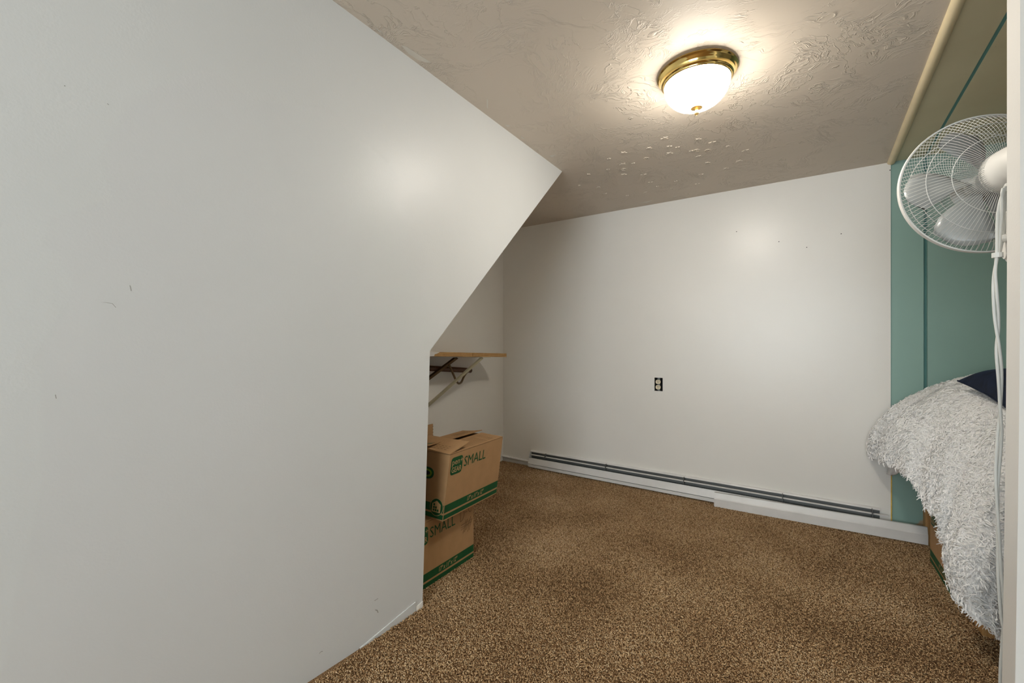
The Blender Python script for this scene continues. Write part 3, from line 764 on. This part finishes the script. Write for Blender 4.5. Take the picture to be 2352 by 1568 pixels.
# taller box behind, only the corner of an upright flap shows
tb = thing('tall_cardboard_box', (-1.92, 1.75, 0), 'tall brown cardboard box behind the stacked boxes, one flap upright', 'box')
m = MB(); x0, x1, y0, y1, hz = -2.10, -1.745, 1.55, 1.85, 0.50
m.box((x0, y0, 0), (x0 + 0.004, y1, hz)).box((x1 - 0.004, y0, 0), (x1, y1, hz)).box((x0, y0, 0), (x1, y0 + 0.004, hz)).box((x0, y1 - 0.004, 0), (x1, y1, hz)).box((x0, y0, 0), (x1, y1, 0.004))
obj('carton', m, 'card', tb)
fe = at(994, 973, X=x1 - 0.002)
obj('flap', MB().box((x1 - 0.004, y0 + 0.003, hz), (x1, fe.y, fe.z)), 'card', tb)
for k in range(5):
    z0_ = hz + 0.08 + k * (fe.z - hz - 0.08) / 5
    obj('perforation', MB().box((x1 - 0.0045, fe.y - 0.001, z0_), (x1 + 0.0005, fe.y + 0.001, z0_ + 0.007)), 'dark', tb)

# box under the bed
make_box((0.565, 3.04, 0), R(180), 'cardboard moving box pushed under the bed behind the hanging comforter', 'cardboard moving boxes')

# ------------------------------------------------------------------ bed
BX0, BX1, BY0, BY1 = 0.588, 2.52, 2.38, 3.328
bed = thing('bed', (BX0, BY0, 0), 'wooden bed in the corner under the shaggy white comforter', 'bed')
for x in (BX0, BX1 - 0.06):
    for y in (BY0, BY1 - 0.06): obj('leg', MB().box((x, y, 0), (x + 0.06, y + (0.09 if y < 3 else 0.06), 0.40)), 'tan_wood', bed, bevel=0.004)
obj('side_rail', MB().box((BX0 + 0.06, BY0 + 0.01, 0.34), (BX1 - 0.06, BY0 + 0.035, 0.44)), 'tan_wood', bed)
obj('side_rail', MB().box((BX0 + 0.06, BY1 - 0.035, 0.34), (BX1 - 0.06, BY1 - 0.01, 0.44)), 'tan_wood', bed)
obj('end_rail', MB().box((BX0 + 0.01, BY0 + 0.06, 0.34), (BX0 + 0.035, BY1 - 0.06, 0.44)), 'tan_wood', bed)
obj('end_rail', MB().box((BX1 - 0.035, BY0 + 0.06, 0.34), (BX1 - 0.01, BY1 - 0.06, 0.44)), 'tan_wood', bed)
m = MB().box((BX0 + 0.03, BY0 + 0.03, 0.44), (BX1 - 0.03, BY1 - 0.03, 0.64)); obj('mattress', m, 'matress', bed, bevel=0.04)
# corner of the sheet hanging out
c0 = at(2052, 1082, X=0.43)
m = MB(); vs_ = []; n1, n2 = 10, 8
for i in range(n1):
    for j in range(n2):
        a, b = i / (n1 - 1), j / (n2 - 1)
        px_ = 2038 + 30 * a + 2 * math.sin(b * 5); py_ = 1066 + (30 - 9 * a) * b * (0.75 + 0.25 * math.sin(a * 3.1))
        q = at(px_, py_, X=0.425 + 0.007 * math.sin(a * 9 + b * 3) * b); vs_.append(q)
m.add(vs_, [(i * n2 + j, (i + 1) * n2 + j, (i + 1) * n2 + j + 1, i * n2 + j + 1) for i in range(n1 - 1) for j in range(n2 - 1)])
so = obj('sheet_corner', m, 'sheet', bed, smooth='all'); sm = so.modifiers.new('thick', 'SOLIDIFY'); sm.thickness = 0.004

# comforter: control stations (hem, control, control, crest, wall end)
def hemp(px_, py_, X): return at(px_, py_, X=X)
ST = [
 (Vector((0.352, 3.29, 0.475)), (0.325, 3.29, 0.70), (0.60, 3.29, 0.965), (1.00, 3.29, 1.00), (1.25, 3.29, 1.0)),
 (hemp(2021, 1056, 0.372), (0.335, 3.16, 0.70), (0.60, 3.20, 0.96), (1.00, 3.22, 1.0), (1.27, 3.29, 1.0)),
 (hemp(2056, 1067, 0.408), (0.390, 2.98, 0.70), (0.60, 3.05, 0.95), (1.00, 3.14, 1.0), (1.29, 3.29, 1.0)),
 (hemp(2094, 1098, 0.438), (0.420, 2.84, 0.67), (0.60, 2.93, 0.94), (1.00, 3.08, 1.0), (1.31, 3.29, 1.0)),
 (hemp(2127, 1154, 0.470), (0.458, 2.72, 0.64), (0.60, 2.80, 0.93), (1.00, 3.02, 1.0), (1.33, 3.29, 1.0)),
 (hemp(2164, 1197, 0.500), (0.478, 2.60, 0.62), (0.60, 2.70, 0.92), (1.02, 2.97, 1.0), (1.35, 3.29, 1.0)),
 (hemp(2179, 1255, 0.510), (0.488, 2.52, 0.60), (0.61, 2.62, 0.90), (1.03, 2.92, 1.0), (1.38, 3.29, 1.0)),
 (hemp(2203, 1269, 0.540), (0.508, 2.46, 0.58), (0.62, 2.56, 0.89), (1.04, 2.90, 0.99), (1.40, 3.29, 1.0)),
 (hemp(2196, 1318, 0.510), (0.488, 2.40, 0.56), (0.63, 2.52, 0.88), (1.06, 2.88, 0.99), (1.43, 3.29, 1.0)),
 (hemp(2193, 1360, 0.490), (0.488, 2.33, 0.54), (0.65, 2.48, 0.87), (1.09, 2.86, 0.99), (1.46, 3.29, 1.0)),
 (hemp(2212, 1383, 0.495), (0.508, 2.26, 0.52), (0.68, 2.44, 0.86), (1.13, 2.85, 0.98), (1.50, 3.29, 1.0)),
 (hemp(2238, 1418, 0.518), (0.530, 2.22, 0.50), (0.72, 2.42, 0.85), (1.18, 2.85, 0.98), (1.56, 3.29, 1.0)),
 (hemp(2271, 1441, 0.558), (0.580, 2.21, 0.50), (0.78, 2.42, 0.84), (1.24, 2.85, 0.97), (1.62, 3.29, 1.0)),
 (hemp(2311, 1470, 0.608), (0.650, 2.21, 0.50), (0.86, 2.42, 0.83), (1.30, 2.85, 0.96), (1.70, 3.29, 0.99)),
 (Vector((0.85, 2.24, 0.10)), (0.88, 2.20, 0.50), (1.05, 2.42, 0.82), (1.45, 2.85, 0.93), (1.85, 3.29, 0.95)),
 (Vector((1.40, 2.25, 0.13)), (1.42, 2.22, 0.50), (1.50, 2.42, 0.80), (1.75, 2.85, 0.88), (2.05, 3.29, 0.88)),
 (Vector((2.00, 2.25, 0.12)), (2.00, 2.22, 0.50), (2.05, 2.42, 0.76), (2.15, 2.85, 0.82), (2.25, 3.29, 0.82)),
 (Vector((2.50, 2.25, 0.14)), (2.50, 2.22, 0.50), (2.50, 2.42, 0.74), (2.50, 2.85, 0.80), (2.50, 3.29, 0.80)),
]
NROW1, NROW2, SUB = 46, 14, 6
cols = [spline([s[k] for s in ST], SUB) for k in range(5)]
NC = len(cols[0])
grid = np.zeros((NC, NROW1 + NROW2, 3))
for i in range(NC):
    h, c1, c2, c3, w4 = [cols[k][i] for k in range(5)]
    for j in range(NROW1):
        t = j / (NROW1 - 1); p = h * (1 - t) ** 3 + c1 * (3 * t * (1 - t) ** 2) + c2 * (3 * t * t * (1 - t)) + c3 * t ** 3
        grid[i, j] = p
    for j in range(NROW2):
        t = (j + 1) / NROW2; grid[i, NROW1 + j] = c3.lerp(w4, t) + Vector((0, 0, 0.02 * math.sin(t * 3.14)))
def normals(g):
    du = np.gradient(g, axis=0); dv = np.gradient(g, axis=1); n = np.cross(dv, du); n /= np.maximum(np.linalg.norm(n, axis=2, keepdims=True), 1e-9); return n
nrm = normals(grid)
if nrm[NC // 3, 20, 0] > 0: nrm = -nrm
for i in range(NC):
    for j in range(NROW1 + NROW2):
        p = Vector(grid[i, j]); low_f = max(0.0, 1 - j / 30)
        edge = min(1.0, (3.29 - p.y) / 0.1) if p.y < 3.29 else 0.0
        f = 0.018 * mnoise.noise(p * 4.0) + 0.008 * mnoise.noise(p * 11.0)
        f += 0.010 * low_f * mnoise.noise(Vector((i * 0.33, j * 0.03, 2.0))) * 2
        # long crease near the wall-side corner
        cr_ = i - (5.0 + j * 0.06); f -= 0.034 * math.exp(-(cr_ / 1.1) ** 2) * (1 if j < 36 else 0)
        grid[i, j] += nrm[i, j] * f * max(edge, 0.25)
grid[:, :, 1] = np.minimum(grid[:, :, 1], 3.318)
m = MB(); nr = NROW1 + NROW2
m.add([tuple(v) for v in grid.reshape(-1, 3)], [(i * nr + j, (i + 1) * nr + j, (i + 1) * nr + j + 1, i * nr + j + 1) for i in range(NC - 1) for j in range(nr - 1)])
cf = thing('comforter', (0.55, 2.4, 0.1), 'thick white shaggy comforter heaped over the bed and hanging to the floor', 'comforter')
shell = obj('quilt', m, 'fabric', cf, smooth='all')
sm = shell.modifiers.new('thick', 'SOLIDIFY'); sm.thickness = 0.012; sm.offset = 0
# shaggy strips on the surface
nrm = normals(grid)
if nrm[NC // 3, 20, 0] > 0: nrm = -nrm
def make_fluff():
    gi, gj = NC - 1 - 18, nr - 1
    # area weighted sampling over the visible cells
    A, B, C_, D_ = grid[:-1, :-1], grid[1:, :-1], grid[1:, 1:], grid[:-1, 1:]
    area = 0.5 * np.linalg.norm(np.cross(C_ - A, D_ - B), axis=2); area[gi:, :] *= 0.1; area[:, NROW1:] *= 0.2
    pr = area.ravel() / area.sum(); n = 88000
    cell = rng.choice(pr.size, n, p=pr); ci, cj = cell // area.shape[1], cell % area.shape[1]
    a, b = rng.uniform(0, 1, n)[:, None], rng.uniform(0, 1, n)[:, None]
    def bil(g): return g[ci, cj] * (1 - a) * (1 - b) + g[ci + 1, cj] * a * (1 - b) + g[ci + 1, cj + 1] * a * b + g[ci, cj + 1] * (1 - a) * b
    p = bil(grid); nn_ = bil(nrm); nn_ /= np.linalg.norm(nn_, axis=1, keepdims=True)
    # strips lie in drifting directions, mostly downhill
    fl = np.array([mnoise.noise_vector(Vector(q) * 5.0) for q in p])
    rv = rng.normal(size=(n, 3)) * 0.75 + fl * 1.6; rv[:, 2] -= 0.7
    tg = rv - nn_ * (rv * nn_).sum(1, keepdims=True); tg /= np.linalg.norm(tg, axis=1, keepdims=True)
    sd = np.cross(nn_, tg)
    lowf = np.clip(1 - cj / 40.0, 0, 1)
    ln = (rng.uniform(0.014, 0.028, n) * (0.8 + 0.45 * lowf))[:, None]; wd = (rng.uniform(0.0013, 0.0028, n))[:, None]
    lift = rng.uniform(0.06, 0.34, n)[:, None] * (0.55 + 0.75 * lowf)[:, None]
    side = sd * (rng.uniform(-0.35, 0.35, n)[:, None])
    p = p + nn_ * 0.0048; p0 = p - nn_ * 0.002; p1 = p + tg * ln * 0.45 + nn_ * ln * lift; p2 = p + (tg + side) * ln * 0.95 + nn_ * ln * lift * rng.uniform(0.0, 1.3, n)[:, None]
    tw = rng.uniform(-1.1, 1.1, n)[:, None]; sd2 = sd * np.cos(tw) + nn_ * np.sin(tw)
    vs = np.stack([p0 - sd * wd, p0 + sd * wd, p1 - sd2 * wd, p1 + sd2 * wd, p2 - sd2 * wd * 0.5, p2 + sd2 * wd * 0.5], 1)
    vs[:, :, 1] = np.minimum(vs[:, :, 1], 3.327)
    tri = np.array([[0, 1, 3], [0, 3, 2], [2, 3, 5], [2, 5, 4]])
    idx = (np.arange(n)[:, None, None] * 6 + tri[None]).reshape(-1)
    o = raw_mesh('shaggy_strips', vs.reshape(-1, 3) - np.array(OFF[cf.name]), idx, np.repeat(rng.uniform(0, 1, n), 6), 'fluff')
    o.parent = cf; o['kind'] = 'stuff'; return o
make_fluff()

# ------------------------------------------------------------------ navy pillow on the bed
def surf_z(x, y):
    g = grid.reshape(-1, 3); d = (g[:, 0] - x) ** 2 + (g[:, 1] - y) ** 2; k = np.argsort(d)[:6]; return g[k, 2].max()
tipP = at(2199, 882, Y=2.93); lowP = at(2313, 950, Y=2.52)
pc = thing('pillow', tuple(tipP), 'navy blue velvet pillow lying on the white comforter', 'pillow')
ex = Vector((0.42, 0.06, 0.02)); ey = (lowP - tipP)
e1 = (lowP - tipP).normalized(); nz_ = Vector((0, -0.25, 1)); e2 = e1.cross(nz_).normalized() * -1
if e2.x < 0: e2 = -e2
e3 = e1.cross(e2).normalized()
if e3.z < 0: e3 = -e3
SA, SB = 0.46, 0.46
m = MB(); n = 25; top, bot = [], []
for i in range(n):
    for j in range(n):
        a, b = i / (n - 1), j / (n - 1); u, v = 2 * a - 1, 2 * b - 1
        # pinched edges, sharp corners
        pu = u * (1 - 0.07 * (1 - v * v) * abs(u) ** 2); pv = v * (1 - 0.07 * (1 - u * u) * abs(v) ** 2)
        th_ = 0.075 * ((1 - u ** 4) * (1 - v ** 4)) ** 0.55
        q = tipP + e1 * (SA * (pu + 1) / 2) + e2 * (SB * (pv + 1) / 2)
        wob = 0.004 * mnoise.noise(q * 9)
        top.append(q + e3 * (0.018 + th_ * 1.25 + wob)); bot.append(q + e3 * (0.018 - th_ * 0.35))
fs_ = []
for i in range(n - 1):
    for j in range(n - 1):
        k = i * n + j; fs_ += [(k, k + 1, k + n + 1, k + n), (n * n + k, n * n + k + n, n * n + k + n + 1, n * n + k + 1)]
m.add(top + bot, fs_)
po_ = obj('pillow_cover', m, 'navy', pc, smooth='all')
bm = bmesh.new(); bm.from_mesh(po_.data); bmesh.ops.remove_doubles(bm, verts=bm.verts, dist=1e-5); bmesh.ops.recalc_face_normals(bm, faces=bm.faces); bm.to_mesh(po_.data); bm.free()
m = MB(); per = [top[i * n] for i in range(n)] + [top[(n - 1) * n + j] for j in range(1, n)] + [top[i * n + n - 1] for i in range(n - 2, -1, -1)] + [top[j] for j in range(n - 2, 0, -1)]
m.tube(per + [per[0]], 0.0035, 6, False); obj('piping', m, 'navy', pc, smooth='all')

# ------------------------------------------------------------------ wall-mounted fan
FC = Vector((0.476, 1.905, 1.626)); TILT, PAN = R(-3), R(14)
FM = Matrix.Translation(FC) @ Matrix.Rotation(PAN, 4, 'Z') @ Matrix.Rotation(TILT, 4, 'X')
RF = 0.2125
fan = thing('wall_fan', (0.5, PY1, 1.36), 'white wall-mounted fan with a wire grille, blowing towards the teal wall', 'fan')
def ring_pts(r, y, n=72): return [FM @ Vector((r * math.cos(k * 2 * math.pi / n), y, r * math.sin(k * 2 * math.pi / n))) for k in range(n)] + [FM @ Vector((r, y, 0))]
# rim band
m = MB(); n = 96
for r0, y in ((RF - 0.003, -0.011), (RF + 0.003, -0.011), (RF + 0.003, 0.011), (RF - 0.003, 0.011)): pass
prof = [(RF - 0.002, -0.007), (RF + 0.002, -0.007), (RF + 0.003, 0.0), (RF + 0.002, 0.007), (RF - 0.002, 0.007), (RF - 0.002, -0.007)]
RX = Matrix.Rotation(R(-90), 4, 'X')      # lathe axis z -> +y
m.lathe(prof, n, FM @ RX); obj('rim', m, 'fan_white', fan, smooth=True)
def grille(sign, depth, r_in, swirl, nw, name):
    m = MB()
    for k in range(nw):
        a0 = 2 * math.pi * k / nw; pts = []
        for j in range(9):
            f = j / 8; r = r_in + (RF - r_in) * f
            y = sign * depth * (1 - max(0, (r / RF)) ** 3.2) if f < 1 else sign * 0.004
            y = sign * max(0.004, depth * (1 - (r / RF) ** 3.4))
            a = a0 + swirl * (f ** 1.3)
            pts.append(FM @ Vector((r * math.cos(a), y, r * math.sin(a))))
        m.tube(pts, 0.00072, 4, False)
    g = obj(name, m, 'fan_wire', fan, smooth='all')
    m = MB()
    for r in ((0.115, 0.165) if sign < 0 else (0.075, 0.13, 0.175)):
        m.tube(ring_pts(r, sign * (depth * (1 - (r / RF) ** 3.4) + 0.001), 64), 0.0011, 5, False)
    obj('ring_wire', m, 'fan_wire', g, smooth='all')
    return g
grille(-1, 0.085, 0.040, 0.10, 104, 'rear_grille')
fg = grille(1, 0.075, 0.045, -0.55, 104, 'front_grille')
m = MB().lathe([(0.001, 0.082), (0.03, 0.081), (0.046, 0.077), (0.047, 0.072), (0.001, 0.070)], 32, FM @ RX); obj('centre_badge', m, 'fan_white', fg, smooth=True)
# blades
for k in range(5):
    a0 = 2 * math.pi * k / 5 + 0.35; vs_ = []; nr_, na = 9, 7
    for i in range(nr_):
        f = i / (nr_ - 1); r = 0.028 + 0.165 * f; half = (0.24 + 0.30 * math.sin(f * 2.3)) * (1 - 0.25 * f)
        for j in range(na):
            g_ = j / (na - 1) * 2 - 1; a = a0 + half * g_ + 0.35 * f
            rr = r - (0.022 * g_ * g_ if i == nr_ - 1 else 0.0)
            vs_.append(FM @ Vector((rr * math.cos(a), 0.012 - 0.032 * g_ * (0.6 + 0.4 * f), rr * math.sin(a))))
    m = MB().add(vs_, [(i * na + j, (i + 1) * na + j, (i + 1) * na + j + 1, i * na + j + 1) for i in range(nr_ - 1) for j in range(na - 1)])
    b_ = obj('blade', m, 'blade', fan, smooth='all'); s_ = b_.modifiers.new('thick', 'SOLIDIFY'); s_.thickness = 0.002
obj('hub', MB().lathe([(0.001, 0.045), (0.02, 0.043), (0.032, 0.035), (0.035, 0.0), (0.033, -0.02), (0.001, -0.022)], 32, FM @ RX), 'blade', fan, smooth=True)
# motor housing (towards the camera)
mot = obj('motor_housing', MB().lathe([(0.001, -0.070), (0.052, -0.072), (0.060, -0.078), (0.062, -0.095), (0.061, -0.125), (0.058, -0.155), (0.052, -0.185), (0.043, -0.205), (0.028, -0.219), (0.001, -0.224)], 40, FM @ RX @ Matrix.Diagonal((0.92, 1.0, 1.0, 1.0))), 'fan_white', fan, smooth='all')
m = MB()
for k in range(72):
    a = 2 * math.pi * k / 72; rr = 0.0618
    m.tube([FM @ Vector((rr * 0.93 * math.cos(a), -0.080, rr * math.sin(a))), FM @ Vector((rr * 0.93 * math.cos(a), -0.105, rr * math.sin(a)))], 0.0008, 4, False)
obj('cooling_ribs', m, 'fan_white', mot)
kn = at(2307, 545, Y=1.575)
nk = FM @ Vector((0.0, -0.135, -0.045))
ax = 0.455
obj('neck', MB().tube(spline([nk, nk + Vector((-0.0, -0.005, -0.04)), Vector((nk.x - 0.004, nk.y - 0.025, nk.z - 0.085)), Vector((kn.x + 0.036, 1.625, kn.z + 0.035))], 6), [0.03 - 0.0004 * k for k in range(19)], 20), 'fan_white', fan, smooth='all')
# oval tilt bracket and wall plate
kn = at(2307, 545, Y=1.575)
ov = []
for k in range(32):
    a = k * 2 * math.pi / 32; ov.append((kn.x + 0.010, 1.60 + 0.035 * math.cos(a), kn.z + 0.012 + 0.072 * math.sin(a)))
arm_ = obj('tilt_bracket', MB().prism(ov, (0.04, 0, 0)), 'fan_white', fan, bevel=0.006)
obj('bracket_rib', MB().prism([(p[0] - 0.004, 1.60 + (p[1] - 1.60) * 0.8, kn.z + 0.012 + (p[2] - kn.z - 0.012) * 0.88) for p in ov], (0.005, 0, 0)), 'fan_white', arm_, bevel=0.001)
Mk = Matrix.Translation((kn.x + 0.006, 1.585, kn.z)) @ Matrix.Rotation(R(-90), 4, 'Y')
kb = obj('tilt_knob', MB().lathe([(0.001, 0.006), (0.004, 0.006), (0.0045, 0.009), (0.009, 0.009), (0.0105, 0.006), (0.0105, -0.002)], 24, Mk), 'fan_white', fan, smooth=True)
obj('screw', MB().lathe([(0.0005, 0.0095), (0.004, 0.0095), (0.0042, 0.006)], 12, Mk), 'grey_metal', kb)
obj('wall_plate', MB().box((kn.x + 0.005, PY1, 1.28), (kn.x + 0.085, PY1 + 0.022, 1.50)), 'fan_white', fan, bevel=0.006)
obj('mount_arm', MB().box((kn.x + 0.014, PY1 + 0.02, kn.z - 0.045), (kn.x + 0.046, 1.60, kn.z + 0.02)), 'fan_white', fan, bevel=0.006)
# twisted double cord hanging to the floor
yc = 1.57
cpx = [(2309, 432), (2301, 450), (2297, 485), (2294, 530), (2291, 580), (2285, 625), (2285, 660), (2288, 715), (2291, 760), (2292, 800), (2297, 870), (2297, 960), (2296, 1000), (2291, 1080), (2290, 1130), (2293, 1220), (2296, 1310), (2302, 1400), (2305, 1440)]
base = [at(x, y, Y=yc) for x, y in cpx]
cen = spline(base, 6); nseg = len(cen); cm = []
crd = thing  # (kept as part of the fan)
for s in (0, 1):
    pts = []
    for i, p in enumerate(cen):
        a = i * 0.16 + s * math.pi + 0.6 * math.sin(i * 0.11); pts.append(p + Vector((math.cos(a) * 0.0034, math.sin(a) * 0.0034, 0)))
    if s == 0: pts += spline([pts[-1], at(2302, 1475, Y=1.57), at(2298, 1530, Y=1.57), at(2296, 1600, Y=1.57), Vector((0.415, 1.58, 0.10)), Vector((0.44, 1.60, 0.018)), Vector((0.55, 1.62, 0.014))], 6)[1:]
    else: pts += spline([pts[-1], at(2308, 1480, Y=1.57), at(2306, 1550, Y=1.57), Vector((0.44, 1.60, 0.10)), Vector((0.47, 1.62, 0.018)), Vector((0.60, 1.66, 0.014))], 6)[1:]
    obj('power_cord', MB().tube(pts, 0.0033, 8), 'cord', fan, smooth='all')
# slack loops of cord tied at the bracket
for dxp, off in ((0, 0.0), (5, 0.012), (9, 0.02)):
    pts = [at(2309 + dxp * 0.3, 428, Y=yc + off), at(2302 + dxp, 455, Y=yc + off), at(2299 + dxp, 500, Y=yc + off), at(2295 + dxp * 0.6, 560, Y=yc + off), at(2291 + dxp * 0.2, 592, Y=yc)]
    obj('cord_loop', MB().tube(spline(pts, 5), 0.0034, 8), 'cord', fan, smooth='all')
tie = at(2291, 586, Y=yc)
obj('cable_tie', MB().tube([tie + Vector((0, 0, 0.006)), tie - Vector((0, 0, 0.006))], 0.0105, 12), 'cord', fan)
